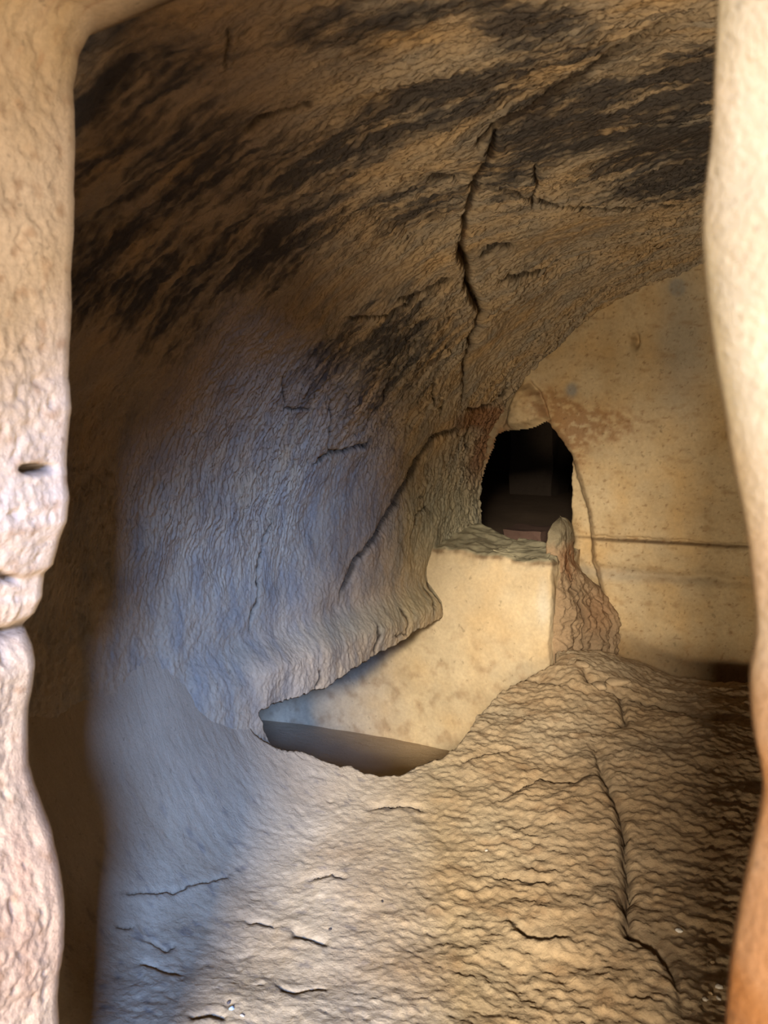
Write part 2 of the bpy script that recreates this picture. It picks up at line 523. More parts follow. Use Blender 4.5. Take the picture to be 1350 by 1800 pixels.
# the wedge of rock over the opening
wedge = [(915, 672), (935, 678), (950, 695), (962, 735), (955, 742), (940, 750), (895, 758), (888, 735), (897, 700)]
ws = poly_sd(jx, jy, wedge)
W += 0.05 * sst(-1, 14, ws)
for seam in ([(918, 668), (905, 690), (893, 715), (884, 745)], [(930, 672), (946, 690), (955, 712), (964, 738)]):
    d, side, t = seg_dist(jx, jy, seam)
    W -= 0.022 * np.exp(-(d / 3.2) ** 2)
W += 0.010 * fbm(U * 30, Z * 30, 4, 66) * sst(-0.30, -0.40, U)
push = sst(0, 5, osd)
W -= 0.02 * push
P = np.stack(world(U, W, Z), -1)
T = np.ones(U.shape + (3,)) * lin((205, 178, 134))
n1 = fbm(U * 5, Z * 5, 4, 11)
n2 = fbm(U * 16, Z * 30, 4, 12)
T = mix(T, OCHRE, np.clip(0.3 + n1, 0, 1) * 0.5)
T = mix(T, RUST, np.clip((blob(985, 720, 60, 30, 30) + blob(1000, 770, 25, 50, -25) + 0.7 * blob(1060, 745, 70, 35, 0)) * (0.55 + 1.3 * fbm(U * 26, Z * 34, 4, 19)), 0, 0.6))
T = mix(T, lin((160, 138, 104)), sst(925, 890, px) * 0.9)
T = mix(T, RUST, np.clip(blob(868, 800, 16, 60, 20) * (0.8 + n2), 0, 0.8))
T = mix(T, GREY, np.clip(blob(1200, 600, 50, 140) * 0.5 + blob(1190, 505, 14, 14) * 0.9 + blob(1005, 685, 10, 12) + 0.35 * blob(1100, 1012, 160, 12, 4), 0, 0.8))
T = mix(T, lin((120, 92, 60)), np.clip((blob(1200, 1170, 220, 45, 4) * 0.7) + 0.6 * np.exp(-(seg_dist(px, py, ARRIS)[0] / 5) ** 2), 0, 0.8))
T = mix(T, lin((90, 64, 40)), np.clip(blob(1150, 953, 200, 3, 3) * 0.8, 0, 1))
T = mix(T, lin((150, 112, 70)), np.clip((n2 - 0.2) * 2.5, 0, 1) * 0.4)
T = mix(T, lin((120, 80, 45)), np.clip((fbm(U * 40, Z * 50, 3, 77) - 0.38) * 5, 0, 1) * 0.5)
uc, zc = 0.5 * (u_ax[1:] + u_ax[:-1]), 0.5 * (z_ax[1:] + z_ax[:-1])
osd_c = 0.25 * (osd[1:, 1:] + osd[:-1, 1:] + osd[1:, :-1] + osd[:-1, :-1])
def cell(q):
    return 0.25 * (q[1:, 1:] + q[:-1, 1:] + q[1:, :-1] + q[:-1, :-1])
NE = grid_normals(P)
if np.sum(NE.mean((0, 1)) * np.array([DX, DY, 0])) < 0:
    NE = -NE
cpx, cpy = cell(px), cell(py)
top_l = np.interp(cpx, [1035, 1100, 1180, 1240, 1330], [944, 949, 952, 957, 962])
bot_l = np.interp(cpx, [1045, 1100, 1180, 1235, 1330], [998, 1008, 1014, 1014, 1026])
is_course = (cpy > top_l) & (cpy < bot_l) & (cpx > 1045)
is_wedge = (cell(ws) > 0) & ~is_course
we = structure(submesh('wall_end', P, (osd_c < 1.5) & ~is_course & ~is_wedge, M_SMOOTH, None, NE, T))
o = submesh('stone_course', P, is_course, M_SMOOTH, we, NE, T)
o['label'] = 'narrow raised band along the foot of the end wall'
o = submesh('wedge_stone', P, is_wedge & (osd_c < 1.5), M_SMOOTH, we, NE, T)
o['label'] = 'wedge-shaped stone over the small dark opening'

# ================================================================== floor with the sunken grave
u_ax = steps((-2.0, -0.75, 0.03), (-0.75, 1.3, 0.0065), (1.3, 2.8, 0.04))
v_ax = steps((-0.1, 2.95, 0.0065), (2.95, 4.4, 0.02), (4.4, 8.0, 0.1))
U, V = np.meshgrid(u_ax, v_ax)
S = U
Zf = 0.27 * (1 - sst(0.5, 2.6, V))
Zf += 0.10 * np.exp(-((U - 0.20) / 0.24) ** 2 - ((V - 0.52) / 0.30) ** 2)
Zf += 0.03 * np.exp(-((U - 0.80) / 0.14) ** 2 - ((V - 0.36) / 0.15) ** 2)
Zf -= 0.22 * sst(0.30, 0.12, V + 0.08 * noise(U * 5, V * 5, 3) - 0.14 * np.exp(-((U - 0.12) / 0.16) ** 2) * -1) * sst(0.10, 0.22, U)
FIL = np.clip((-0.02 - U) / 0.58, 0, 1.12) ** 3
Zf += FIL * (0.26 * sst(1.25, 1.75, V) + 0.30 * sst(1.65, 2.3, V))
P0 = np.stack(world(U, V, Zf), -1)
px, py, D = project(P0)
H = 0.020 * fbm(U * 2.5, V * 2.5, 3, 1)
# trodden terraces: wavy steps that run along the room
coarse = sst(0.10, 0.70, U + (2.2 - V) * 0.5 + 0.25 * noise(U * 2, V * 2, 77))
ph = (V * 0.95 + U * 0.30) / 0.085 + 2.6 * fbm(U * 3.5, V * 5, 3, 22)
amp = np.clip(0.5 + 1.3 * noise(U * 7, V * 11, 23), 0, 1.3)
H += 0.0052 * coarse * saw(-ph) * amp
ph2 = (V * 0.9 + U * 0.4) / 0.04 + 2.6 * fbm(U * 7, V * 10, 3, 25)
H += 0.0019 * (0.15 + 0.85 * coarse) * saw(-ph2) * np.clip(0.4 + 1.5 * noise(U * 9, V * 14, 27), 0, 1.2)
H += 0.0055 * (0.5 + 0.7 * coarse) * fbm(U * 22, V * 30, 4, 28) + 0.010 * coarse * fbm(U * 7, V * 11, 3, 31)
H += 0.0045 * (0.4 + coarse) * fbm(U * 45, V * 60, 3, 30) + 0.0024 * fbm(U * 80, V * 80, 2, 29)
# small dents
H -= 0.004 * sst(0.32, 0.55, noise(U * 16, V * 22, 35)) * (1 - 0.4 * coarse)

CRACK_SHADE_F = np.zeros_like(U)  # shadow in the floor cracks, painted into the tint
def carve_f(pts, width, depth, step=0.0, reach=60, jag=6.0):
    global H, CRACK_SHADE_F
    jx = px + jag * fbm(U * 14, V * 14, 3, 71)
    jy = py + jag * fbm(U * 14, V * 14, 3, 72)
    d, side, t = seg_dist(jx, jy, pts)
    tp = np.clip(np.minimum(t, 1 - t) * 6, 0.1, 1)
    H = H - depth * tp * np.exp(-(d / width) ** 1.6)
    CRACK_SHADE_F = np.maximum(CRACK_SHADE_F, tp * np.exp(-(d / (width * 0.45)) ** 2))
    if step:
        H = H + step * tp * np.where(side > 0, np.exp(-d / reach), 0)

carve_f([(1018, 1168), (1030, 1195), (1062, 1208), (1090, 1222), (1098, 1262), (1080, 1285)], 6, 0.026, 0.018, 60)
carve_f([(1040, 1300), (1048, 1345), (1062, 1385), (1085, 1425), (1092, 1460), (1096, 1510), (1100, 1560), (1096, 1620), (1104, 1655), (1150, 1672), (1180, 1720), (1200, 1790)], 9, 0.034, 0.040, 110)
for pts, wd, dp, st in [
    ([(195, 1572), (250, 1570), (300, 1572), (330, 1560), (380, 1548), (410, 1535)], 5, 0.014, 0.012),
    ([(430, 1622), (455, 1618), (485, 1625)], 5, 0.014, 0.008),
    ([(508, 1632), (535, 1645), (560, 1655), (582, 1665)], 6, 0.016, 0.010),
    ([(240, 1690), (290, 1705), (320, 1712)], 5, 0.012, 0.008),
    ([(330, 1795), (370, 1788), (400, 1795)], 6, 0.016, 0.010),
    ([(480, 1725), (500, 1740), (520, 1745), (560, 1735), (582, 1742)], 4, 0.012, 0.006),
    ([(200, 1625), (235, 1628)], 4, 0.010, 0.006), ([(255, 1655), (290, 1668), (310, 1660)], 4, 0.010, 0.006),
    ([(545, 1548), (580, 1542), (610, 1550)], 5, 0.010, 0.008),
    ([(640, 1420), (700, 1415), (745, 1425)], 6, 0.012, 0.012),
    ([(880, 1410), (950, 1375), (1010, 1385), (1060, 1375)], 7, 0.016, 0.020),
    ([(890, 1610), (920, 1645), (955, 1660), (1000, 1655)], 7, 0.022, 0.016),
    ([(800, 1350), (850, 1330), (900, 1325)], 6, 0.014, 0.012),
    ([(1090, 1225), (1160, 1240), (1230, 1262), (1310, 1268)], 8, 0.018, 0.010),
    ([(880, 1200), (940, 1195), (1010, 1215)], 5, 0.010, 0.008),
    ([(860, 1545), (920, 1550), (980, 1565)], 6, 0.014, 0.010),
]:
    carve_f(pts, wd, dp, st, 30)
# the grave: the floor drops away behind this rim
RIM = [(424, 1240), (430, 1256), (438, 1275), (449, 1292), (462, 1301), (482, 1312), (505, 1320), (530, 1322), (552, 1334), (580, 1346), (600, 1350),
       (618, 1349), (640, 1360), (662, 1363), (680, 1364), (702, 1363), (722, 1352), (740, 1344), (765, 1336), (778, 1335), (800, 1316), (815, 1303),
       (826, 1285), (838, 1262), (860, 1240), (884, 1215), (930, 1190), (978, 1166)]
pit = RIM + [(985, 900), (380, 900)]
psd = poly_sd(px + 3 * fbm(U * 20, V * 20, 2, 44), py + 3 * fbm(U * 20, V * 20, 2, 45), pit)
inside = (psd > -30) & (V > 0.30) & (V < 2.6)
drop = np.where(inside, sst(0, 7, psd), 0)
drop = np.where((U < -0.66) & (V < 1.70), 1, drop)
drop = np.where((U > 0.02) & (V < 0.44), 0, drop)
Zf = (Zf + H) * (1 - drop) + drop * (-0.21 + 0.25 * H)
P = np.stack(world(U, V, Zf), -1)
T = np.ones(U.shape + (3,)) * lin((200, 178, 142))
n1, n2 = fbm(U * 3, V * 3, 4, 51), fbm(U * 10, V * 14, 4, 55)
T = mix(T, lin((176, 138, 88)), np.clip(0.35 + n1 + 0.5 * coarse - 0.15, 0, 1) * 0.45)
T = mix(T, lin((140, 104, 66)), np.clip((n2 - 0.1) * 2, 0, 1) * 0.45 * coarse)
T = mix(T, lin((110, 104, 100)), np.clip((fbm(U * 14, V * 30, 4, 57) - 0.32) * 4, 0, 1) * 0.5 * (1 - coarse))
T = mix(T, lin((110, 98, 86)), 0.8 * drop)  # shade inside the grave, painted as a darker floor
T = mix(T, lin((120, 92, 62)), 0.6 * blob(1210, 1480, 260, 380, 0))  # brown soil, with shade painted into the right of the floor
T = mix(T, lin((70, 54, 40)), 0.65 * CRACK_SHADE_F)
T = mix(T, TAN * 0.95, np.clip(FIL * 1.4, 0, 1))
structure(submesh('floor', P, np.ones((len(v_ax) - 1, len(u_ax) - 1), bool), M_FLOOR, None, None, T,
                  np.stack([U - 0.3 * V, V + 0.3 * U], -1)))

FLOOR_P, FLOOR_PX, FLOOR_PY = P, *project(P)[:2]
# ================================================================== rock block under the opening (grave's end wall and sill)
path, plen2 = catmull([(-1.95, 0.85), (-1.70, 0.66), (-1.35, 0.54), (-0.95, 0.475), (-0.5, 0.452), (-0.15, 0.445), (-0.03, 0.44), (-0.005, 0.42), (-0.01, 0.33), (-0.03, 0.18), (-0.06, -0.05)], 380)
nz_ = 150
cap = 46
rows_z = np.concatenate([np.linspace(-0.28, 0.745, nz_), np.linspace(0.757, 0.765, cap)])
inset = np.concatenate([np.zeros(nz_), np.linspace(0.012, 0.50, cap) ** 1.0])
tp = np.linspace(0, 1, len(path))
A, R = np.meshgrid(tp * plen2, np.arange(len(rows_z)))
pu, pv = path[:, 0][None, :] + 0 * A, path[:, 1][None, :] + 0 * A
zz = rows_z[:, None] + 0 * A
ins = inset[:, None] + 0 * A
# the face leans a little and bellies out; the cap goes back level into the opening
face = ins <= 0
n_f = 0.010 * fbm(A * 3, zz * 3, 3, 3) + 0.003 * fbm(A * 14, zz * 14, 3, 4) + 0.001 * fbm(A * 60, zz * 60, 2, 5)
edge_w = sst(0.66, 0.745, zz)
AC = A - (plen2 - 0.50)                   # distance past the front corner
WS = sst(-0.03, 0.03, AC)          # along the side the sill goes in sideways
pv2 = pv + n_f - 0.016 * edge_w ** 2 + 0.012 * fbm(A * 20, 3 + 0 * zz, 2, 9) * edge_w - ins * (1 - WS)
pv2 = np.maximum(pv2, -0.12)
pu2 = pu - np.minimum(ins, 0.3) * WS + 0.010 * fbm(A * 12, zz * 9, 3, 8) * sst(-0.14, -0.03, AC)
pu2 = np.where(ins > 0.03, np.minimum(pu2, -0.015 - 0.3 * ins), pu2)
capw = (ins > 0)
z2 = zz + capw * (0.022 * fbm(pu2 * 7, pv2 * 7, 3, 12) + 0.007 * fbm(pu2 * 30, pv2 * 30, 3, 13)) + edge_w * 0.012 * fbm(A * 9, 5 + 0 * zz, 2, 14)
z2 += capw * (0.05 * sst(-0.35, -0.62, pu2) * sst(0.40, 0.1, pv2)) - capw * 0.05 * sst(0.02, -0.1, pv2)
z2 -= edge_w * 0.02 * sst(-0.55, -0.1, pu2)
P = np.stack(world(pu2, pv2, z2), -1)
px, py, D = project(P)
T = np.ones(A.shape + (3,)) * lin((206, 182, 142))
n1, n2 = fbm(A * 4, zz * 4, 4, 31), fbm(A * 14, zz * 14, 4, 32)
T = mix(T, OCHRE, np.clip(0.2 + n1, 0, 1) * 0.35)
T = mix(T, lin((150, 116, 80)), np.clip(n2 * 2.0 - 0.1, 0, 1) * 0.45 * sst(0.5, 0.2, zz))
T = mix(T, GREEN * 1.05, capw * 0.7)
T = mix(T, lin((110, 84, 56)), np.clip(np.exp(-((zz - 0.742) / 0.012) ** 2) * (0.6 + 1.4 * n2), 0, 0.8))
T = mix(T, lin((206, 202, 186)), 0.35 * blob(955, 1060, 12, 40, 0))
NB_ = grid_normals(P)
if np.sum(NB_[20, 200] * np.array([DX, DY, 0])) < 0:
    NB_ = -NB_
rowsel = np.zeros((A.shape[0] - 1, A.shape[1] - 1), bool)
rowsel[nz_ - 1:] = True
sb = submesh('stone_block', P, ~rowsel, M_SMOOTH, None, NB_, T)
o = submesh('sill', P, rowsel, M_SMOOTH, sb, NB_, T)
o['label'] = 'greyish green uneven top of the block'
thing(sb, 'smooth pale beige rock block with greyish sill under the small dark opening', 'rock block')

# ================================================================== crumbling buttress between block and end wall
nt_, nzr = 110, 190
tt = np.linspace(0, 1, nt_)
zr = np.linspace(0.0, 0.90, nzr)
TT, ZR = np.meshgrid(tt, zr)
up, _ = catmull([(-0.05, 0.36), (-0.02, 0.31), (-0.02, 0.22), (-0.03, 0.13), (-0.06, 0.06), (-0.11, 0.02)], nt_)
dn, _ = catmull([(-0.01, 0.42), (0.030, 0.36), (0.07, 0.25), (0.12, 0.12), (0.16, 0.02), (0.17, -0.06)], nt_)
lowk = sst(0.74, 0.40, ZR)
bu = up[:, 0][None, :] * (1 - lowk) + dn[:, 0][None, :] * lowk
bv = up[:, 1][None, :] * (1 - lowk) + dn[:, 1][None, :] * lowk
shrink = np.sqrt(np.clip(1 - (np.clip(ZR - 0.78, 0, 0.12) / 0.12) ** 3, 0, 1))
topk = 1 - shrink
bu = bu * shrink + (-0.075) * topk
bv = bv * shrink + 0.17 * topk
nx_, ny_ = bu * 1.2 - bv, ZR
flute = 0.030 * fbm(nx_ * 6, ny_ * 6.0, 3, 6) + 0.018 * fbm(nx_ * 18, ny_ * 24, 4, 9) + 0.014 * np.abs(noise(nx_ * 12 + ny_ * 3, ny_ * 11, 12))
crk = np.abs(TT + 0.12 * fbm(TT * 3, ZR * 5, 3, 2) - 0.40 + 0.05 * np.sin(ZR * 11))
flute -= 0.034 * np.exp(-(crk / 0.018) ** 2)
crk2 = np.abs(TT + 0.12 * fbm(TT * 3, ZR * 6, 3, 21) - 0.72)
flute -= 0.018 * np.exp(-(crk2 / 0.014) ** 2) * sst(0.6, 0.45, ZR)
flute -= 0.035 * np.exp(-((TT - 0.02) / 0.05) ** 2)
flute += 0.02 * np.exp(-((TT - 0.25) / 0.12) ** 2) * sst(0.2, 0.5, ZR)
bu = bu + flute * (1 - 0.5 * topk) * (1 - 0.45 * sst(0.6, 0.75, ZR))
bv = bv + 0.3 * flute
bz = ZR + 0.015 * fbm(TT * 6, ZR * 6, 2, 11) * topk
P = np.stack(world(bu, bv, bz), -1)
px, py, D = project(P)
n2 = fbm(TT * 9, ZR * 6, 4, 5)
T = np.ones(TT.shape + (3,)) * lin((160, 132, 98))
T = mix(T, RUST, np.clip(blob(1000, 985, 14, 36, 0) * (0.7 + 1.2 * n2) + 0.35 * blob(1050, 1080, 30, 40), 0, 0.9))
T = mix(T, lin((136, 124, 96)), 0.85 * sst(0.76, 0.82, ZR + 0.03 * n2))
T = mix(T, lin((96, 74, 52)), 0.7 * np.exp(-(crk / 0.03) ** 2))
NB_ = grid_normals(P)
if np.sum(NB_[60, 55] * np.array([EX, EY, 0])) < 0:
    NB_ = -NB_
rowsel = np.zeros((nzr - 1, nt_ - 1), bool)
rowsel[int(0.755 / 0.90 * (nzr - 1)):] = True
rb = submesh('rock_buttress', P, ~rowsel, M_JAMB, None, NB_, T)
o = submesh('stub', P, rowsel, M_JAMB, rb, NB_, T)
o['label'] = 'worn grey stub rising beside the opening'
thing(rb, 'cracked brown rock buttress with rust stain between pale block and end wall', 'rock buttress')

# ================================================================== back chamber seen through the opening
def slab(name, u0, u1, v0, v1, z0, z1, col, nu=24, nv=24, rough=0.02, seed=0, mat=None):
    """a lumpy block of rock: six grids"""
    Vs, Fs, Ts, off = [], [], [], 0
    for ax, sgn in ((0, 0), (0, 1), (1, 0), (1, 1), (2, 0), (2, 1)):
        a, b = np.meshgrid(np.linspace(0, 1, nu), np.linspace(0, 1, nv))
        c = np.full_like(a, float(sgn))
        q = [None] * 3
        q[ax] = c
        q[(ax + 1) % 3], q[(ax + 2) % 3] = a, b
        uu, vv, z_ = u0 + (u1 - u0) * q[0], v0 + (v1 - v0) * q[1], z0 + (z1 - z0) * q[2]
        k = rough
        du_ = k * (fbm(vv * 4 + z_ * 1.7, z_ * 4 + uu, 3, seed + 1))
        dv_ = k * (fbm(uu * 4 + z_ * 1.7, z_ * 4 + vv, 3, seed + 2))
        dz_ = k * 0.5 * (fbm(uu * 4, vv * 4, 3, seed + 3))
        p = np.stack(world(uu + du_, vv + dv_, z_ + dz_), -1).reshape(-1, 3)
        f = grid_faces(nv, nu) + off
        if sgn == 0:
            f = f[:, ::-1]
        Vs.append(p)
        Fs.append(f)
        t = np.ones(p.shape) * col
        n = fbm(uu.ravel() * 6 + z_.ravel() * 3, vv.ravel() * 6 + z_.ravel() * 5, 3, seed + 9)
        Ts.append(t * (1 + 0.25 * n[:, None]))
        off += len(p)
    return link_mesh(name, np.vstack(Vs), np.vstack(Fs), mat or M_SMOOTH, None, None, np.vstack(Ts))

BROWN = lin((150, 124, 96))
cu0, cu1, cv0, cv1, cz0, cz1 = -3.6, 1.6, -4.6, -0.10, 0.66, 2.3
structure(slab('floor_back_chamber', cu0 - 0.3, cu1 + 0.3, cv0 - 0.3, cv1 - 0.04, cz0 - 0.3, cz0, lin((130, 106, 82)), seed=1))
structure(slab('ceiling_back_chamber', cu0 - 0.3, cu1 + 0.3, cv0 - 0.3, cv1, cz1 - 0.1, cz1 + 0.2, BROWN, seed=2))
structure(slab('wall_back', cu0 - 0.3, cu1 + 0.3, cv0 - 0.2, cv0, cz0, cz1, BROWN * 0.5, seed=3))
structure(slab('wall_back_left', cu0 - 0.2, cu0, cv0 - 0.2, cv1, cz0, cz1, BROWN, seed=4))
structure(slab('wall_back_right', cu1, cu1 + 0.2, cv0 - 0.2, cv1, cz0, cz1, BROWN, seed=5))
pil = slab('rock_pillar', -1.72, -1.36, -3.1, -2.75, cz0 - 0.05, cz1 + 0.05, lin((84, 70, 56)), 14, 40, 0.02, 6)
thing(pil, 'square dark brown rock pillar standing in the unlit chamber behind the small opening', 'pillar')
st = slab('stone_slab', -0.70, -0.47, -0.75, -0.50, cz0 - 0.02, cz0 + 0.06, lin((120, 92, 76)), 14, 14, 0.03, 16)
thing(st, 'low reddish stone lying on the floor just inside the small opening', 'stone')

# ================================================================== loose stones on the floor
def floor_at(x, y):
    k = np.argmin((FLOOR_PX - x) ** 2 + (FLOOR_PY - y) ** 2)
    return FLOOR_P.reshape(-1, 3)[k]

def stone(name, x, y, size, flat, col, seed, label, category, group=None):
    p = floor_at(x, y)
    a, b = np.meshgrid(np.linspace(0, 2 * math.pi, 17)[:-1], np.linspace(0.02, math.pi - 0.02, 10))
    n = np.stack([np.cos(a) * np.sin(b), np.sin(a) * np.sin(b), np.cos(b)], -1)
    fac = np.array([[math.cos(k * 2.4 + seed) * math.sqrt(1 - (1 - (2 * k + 1) / 11) ** 2), math.sin(k * 2.4 + seed) * math.sqrt(1 - (1 - (2 * k + 1) / 11) ** 2), 1 - (2 * k + 1) / 11] for k in range(11)])
    cut = np.random.RandomState(seed).uniform(0.62, 1.0, 11)
    r = np.min(cut / np.maximum(n @ fac.T, 0.05), -1)          # a rough polyhedron: nearest of eleven cut faces
    r = r + 0.12 * fbm(n[..., 0] * 1.5 + 3 * n[..., 2] * 0.4 + seed * 3.1, n[..., 1] * 1.5 + n[..., 2], 3, seed)
    q = n * r[..., None] * np.array([size * 0.62, size * 0.42, size * 0.42 * flat])
    ang = seed * 1.7
    ca, sa = math.cos(ang), math.sin(ang)
    q = np.stack([q[..., 0] * ca - q[..., 1] * sa, q[..., 0] * sa + q[..., 1] * ca, q[..., 2]], -1)
    t = np.ones(q.shape) * col * (1 + 0.2 * noise(a * 2, b * 3, seed))[..., None]
    o = link_mesh(name, q, grid_faces(10, 16, True), M_FLOOR, None, None, t, smooth=size < 0.03)
    o.location = (p[0], p[1], p[2] + size * 0.42 * flat * 0.35)
    return thing(o, label, category, group)

PALE = lin((206, 196, 180))
DUN = lin((176, 150, 114))
G = 'small stones lying on the cave floor'
for name, x, y, size, flat, col, seed, label in [
    ('rock_chunk', 1054, 1207, 0.085, 0.55, DUN, 1, 'broken rock chunk at the split in the crest of the floor mound'),
    ('rock_chunk', 1088, 1200, 0.10, 0.45, DUN, 2, 'wider rock chunk just right of the split in the mound crest'),
    ('rock_chunk', 1022, 1170, 0.075, 0.5, DUN, 3, 'rock chunk on the mound crest in front of the brown buttress'),
    ('pebble', 408, 1774, 0.014, 0.8, lin((170, 190, 205)), 6, 'pale bluish pebble near the bottom left of the bluish floor'),
    ('pebble', 424, 1786, 0.011, 0.8, PALE, 7, 'tiny white pebble just below the pale bluish pebble'),
    ('pebble', 401, 1764, 0.012, 0.8, lin((90, 84, 84)), 8, 'dark pebble just above the pale bluish pebble'),
    ('pebble', 1194, 1636, 0.022, 0.7, PALE, 9, 'flat pale pebble right of the long floor crack, in brown shade'),
    ('pebble', 1253, 1692, 0.016, 0.8, DUN * 1.1, 10, 'pebble on the shaded floor above the gravelly hollow by the right jamb'),
    ('pebble', 1266, 1736, 0.018, 0.8, PALE, 11, 'pale pebble nearest the right jamb at the gravelly hollow'),
    ('pebble', 1250, 1748, 0.016, 0.8, DUN, 12, 'brown pebble in the middle of the gravelly hollow by the right jamb'),
    ('pebble', 1240, 1756, 0.014, 0.8, PALE, 13, 'pale pebble at the left end of the gravelly hollow by the right jamb'),
    ('pebble', 1262, 1757, 0.013, 0.8, PALE * 0.9, 14, 'small pebble lowest in the gravelly hollow by the right jamb'),
    ('pebble', 582, 1634, 0.010, 0.9, lin((70, 62, 56)), 15, 'small dark pebble right of the short black cracks on the bright floor'),
    ('pebble', 672, 1586, 0.010, 0.9, lin((70, 62, 56)), 16, 'small dark pebble alone on the bright middle of the floor'),
    ('pebble', 856, 1496, 0.012, 0.8, PALE, 17, 'white pebble on the floor below the rim of the sunken grave'),
]:
    stone(name, x, y, size, flat, col, seed, label, 'stone', G if name == 'pebble' else 'rock chunks on the mound crest')

# ================================================================== the doorway the picture is taken through
def back_u(x, y, v):
    """room u where the line of sight through a point of the photograph meets the plane v, and its height"""
    dx, dyv = (x - 675) / FPX, -(y - 900) / FPX
    wx, wy, wz = dx, CP + dyv * SP, -SP + dyv * CP
    # position = k*(wx,wy); v = (pos - C).d
    k = (v + CX * DX + CY * DY) / (wx * DX + wy * DY)
    X, Y = k * wx, k * wy
    return (X - CX) * EX + (Y - CY) * EY, CAM_H + k * wz

LEFT = [(520, -128), (430, -118), (330, -98), (260, -70), (215, -40), (180, 0), (150, 35), (130, 75), (119, 140), (121, 200), (122, 260), (120, 330), (121, 400), (115, 470), (117, 540), (113, 600), (111, 660),
        (116, 720), (110, 770), (107, 820), (112, 880), (109, 920), (94, 955), (84, 998), (68, 1012), (64, 1055), (52, 1082), (32, 1101), (26, 1108), (34, 1118), (46, 1145),
        (52, 1180), (47, 1215), (40, 1250), (38, 1310), (40, 1360), (50, 1395), (66, 1440), (80, 1475), (90, 1520), (100, 1570), (105, 1620), (104, 1680), (96, 1725),
        (92, 1770), (95, 1830)]
RIGHT = [(1258, -40), (1256, 0), (1252, 100), (1249, 180), (1246, 240), (1238, 300), (1231, 360), (1229, 410), (1234, 470), (1240, 540), (1248, 600), (1258, 660), (1270, 720),
         (1278, 780), (1292, 850), (1305, 910), (1314, 970), (1320, 1030), (1326, 1080), (1324, 1130), (1314, 1175), (1315, 1230), (1321, 1290), (1334, 1345), (1339, 1385), (1330, 1440),
         (1316, 1500), (1303, 1560), (1290, 1630), (1280, 1700), (1274, 1770), (1270, 1830)]

def edge_curve(pts, v):
    q = np.array([back_u(x, y, v) for x, y in pts])
    o = np.argsort(q[:, 1])
    return q[o, 1], q[o, 0]

door = empty('door_1', world(1.0, 3.65, 0))
structure(door)
bpy.context.view_layer.update()

# left jamb: a reveal seen aslant; the line that shows is its inner arris at v = 3.5
V_IN, V_OUT = 3.50, 3.92
zl, ul = edge_curve(LEFT, V_IN)
jz = steps((-0.1, 0.25, 0.02), (0.25, 2.0, 0.0045), (2.0, 2.4, 0.02))
arc, al = catmull([(-1.7, V_IN - 0.10), (-0.8, V_IN - 0.10), (-0.25, V_IN - 0.085), (-0.08, V_IN - 0.06), (-0.018, V_IN - 0.025), (0.0, V_IN + 0.0)], 70)
rev = np.stack([0.0 + 0.03 * np.linspace(0, 1, 95) ** 1.0 * 0 + 0.006 * np.sin(np.linspace(0, 3.14, 95)), np.linspace(V_IN + 0.004, V_OUT - 0.05, 95)], 1)
out, _ = catmull([(-0.01, V_OUT - 0.04), (-0.04, V_OUT), (-0.3, V_OUT + 0.02), (-1.7, V_OUT + 0.02)], 40)
sec = np.vstack([arc, rev, out])
K, JZ = np.meshgrid(np.arange(len(sec)), jz)
edge_u = np.interp(jz, zl, ul)
# ragged small scale on top of the traced arris
edge_u = edge_u + 0.002 * noise(jz * 40, 0 * jz, 3)
BU = sec[:, 0][None, :] + edge_u[:, None]
BV = sec[:, 1][None, :] + 0 * BU
aw = np.clip(np.concatenate([np.linspace(0, 1, 70), np.ones(95), np.linspace(1, 0, 40)]), 0, 1)[None, :]
tex = 0.008 * fbm(BV * 9, JZ * 9, 3, 3) + 0.0032 * fbm(BV * 35, JZ * 30, 3, 4) + 0.0042 * fbm(BV * 95, JZ * 85, 2, 6)
tex += -0.006 * sst(0.25, 0.5, noise(BV * 50, JZ * 38, 8))
inner = sst(V_IN + 0.0, V_IN + 0.03, BV)
NB = np.where(BV > V_IN, tex * inner, 0)
P = np.stack(world(BU + NB, BV, JZ), -1)
px, py, D = project(P)
hol = np.zeros_like(BU)
for hx, hy, rx, ry, dp in [(62, 825, 20, 8, 0.05), (86, 823, 12, 6, 0.03), (5, 1014, 13, 9, 0.04), (26, 1018, 9, 7, 0.03), (5, 1110, 10, 4, 0.02), (92, 708, 6, 10, 0.012), (7, 752, 4, 6, 0.012)]:
    hol -= dp * blob(hx, hy, rx, ry)
d, side, t = seg_dist(px, py, [(-30, 1118), (5, 1112), (25, 1108), (50, 1095)])
hol -= 0.02 * np.exp(-(d / 7) ** 2)
P = np.stack(world(BU + NB + hol * (BV > V_IN - 0.02), BV, JZ), -1)
T = np.ones(BU.shape + (3,)) * lin((206, 180, 150))
n1, n2 = fbm(BV * 12, JZ * 6, 4, 41), fbm(BV * 40, JZ * 30, 3, 45)
T = mix(T, lin((170, 138, 92)), np.clip(sst(1.72, 2.0, JZ) * 0.8 + 0.3 * n1, 0, 1))
T = mix(T, lin((208, 190, 172)), np.clip(0.3 + n1, 0, 1) * 0.5 * sst(1.6, 1.3, JZ))
T = mix(T, lin((188, 148, 118)), np.clip(0.5 + n1, 0, 1) * 0.7 * sst(1.05, 0.8, JZ))
T = mix(T, lin((150, 110, 74)), np.clip((n2 - 0.2) * 3, 0, 1) * 0.5) * (0.68 + 0.47 * sst(1.0, 1.2, JZ))[..., None]  # last factor darkens the lower jamb against the strong blue light
T = mix(T, lin((58, 40, 24)), np.clip(-hol / 0.022 - 0.3, 0, 0.9))
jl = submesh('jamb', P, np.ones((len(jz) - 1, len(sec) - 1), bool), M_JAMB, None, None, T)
jl['label'] = 'pale pitted stone jamb with a notch on the left of the doorway'

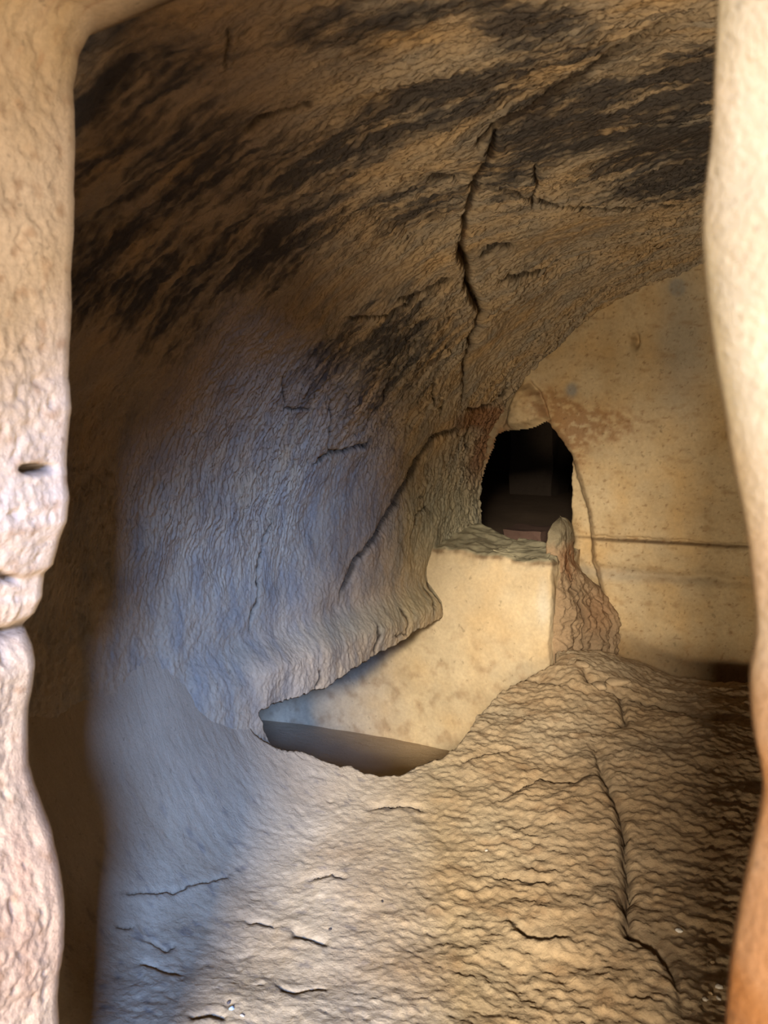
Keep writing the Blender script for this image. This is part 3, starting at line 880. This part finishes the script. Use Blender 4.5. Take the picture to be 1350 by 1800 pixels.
# right jamb: close by; its outer arris shows
V_O = 3.82
zl, ul = edge_curve(RIGHT, V_O)
sec, _ = catmull([(1.3, V_O + 0.06), (0.6, V_O + 0.05), (0.25, V_O + 0.045), (0.09, V_O + 0.035), (0.03, V_O + 0.02), (0.0, V_O), (0.008, V_O - 0.05), (0.02, V_O - 0.2), (0.05, V_IN - 0.08), (0.3, V_IN - 0.1), (1.6, V_IN - 0.1)], 170)
jz = steps((-0.1, 2.4, 0.009))
K, JZ = np.meshgrid(np.arange(len(sec)), jz)
BU = sec[:, 0][None, :] + np.interp(jz, zl, ul)[:, None]
BV = sec[:, 1][None, :] + 0 * BU
tex = 0.012 * fbm(BU * 10, JZ * 7, 3, 13) + 0.004 * fbm(BU * 40, JZ * 30, 3, 14)
P = np.stack(world(BU, BV + tex * sst(0.0, 0.03, sec[:, 0])[None, :], JZ), -1)
T = np.ones(BU.shape + (3,)) * lin((206, 186, 148))
n1 = fbm(BU * 14, JZ * 7, 4, 47)
orange_glow = np.clip(sst(1.52, 1.25, JZ) * 0.9 + 0.5 * n1, 0, 1)
T = mix(T, lin((176, 112, 48)), orange_glow)  # orange of reflected light, painted into the lower jamb
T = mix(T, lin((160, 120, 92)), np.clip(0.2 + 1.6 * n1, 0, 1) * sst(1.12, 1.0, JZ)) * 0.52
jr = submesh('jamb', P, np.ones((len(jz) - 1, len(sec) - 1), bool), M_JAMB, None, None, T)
jr['label'] = 'pale stone jamb turning orange lower down on the right of the doorway'

# unseen rock added outside to cut the blue light, lower edge rising right
fu, fz = np.meshgrid(np.linspace(-1.8, 3.2, 90), np.linspace(0, 1, 40))
lowz = 1.50 + 1.10 * np.clip((fu - 0.95) / 1.05, -0.6, 1.2) + 0.03 * fbm(fu * 4, fu * 0, 3, 3)
def blocker_side(vv, seed):
    z_ = lowz + (3.3 - lowz) * fz
    return np.stack(world(fu, vv + 0.03 * fbm(fu * 4, z_ * 4, 3, seed), z_), -1)
front, rear = blocker_side(4.55, 5), blocker_side(4.30, 6)
Pb = np.concatenate([front[::-1], rear], 0)
fb = submesh('unseen_blocker', Pb, np.ones((Pb.shape[0] - 1, Pb.shape[1] - 1), bool), M_JAMB, None, None, np.ones(Pb.shape) * lin((204, 174, 130)))
structure(fb)

# lintel over both
lin_o = slab('lintel', -1.8, 3.4, V_IN - 0.1, V_OUT + 0.02, 2.16, 2.7, lin((214, 184, 136)), 60, 20, 0.03, 31, M_JAMB)
for o in (jl, jr, lin_o):
    o.parent = door
    o.matrix_parent_inverse = door.matrix_world.inverted()
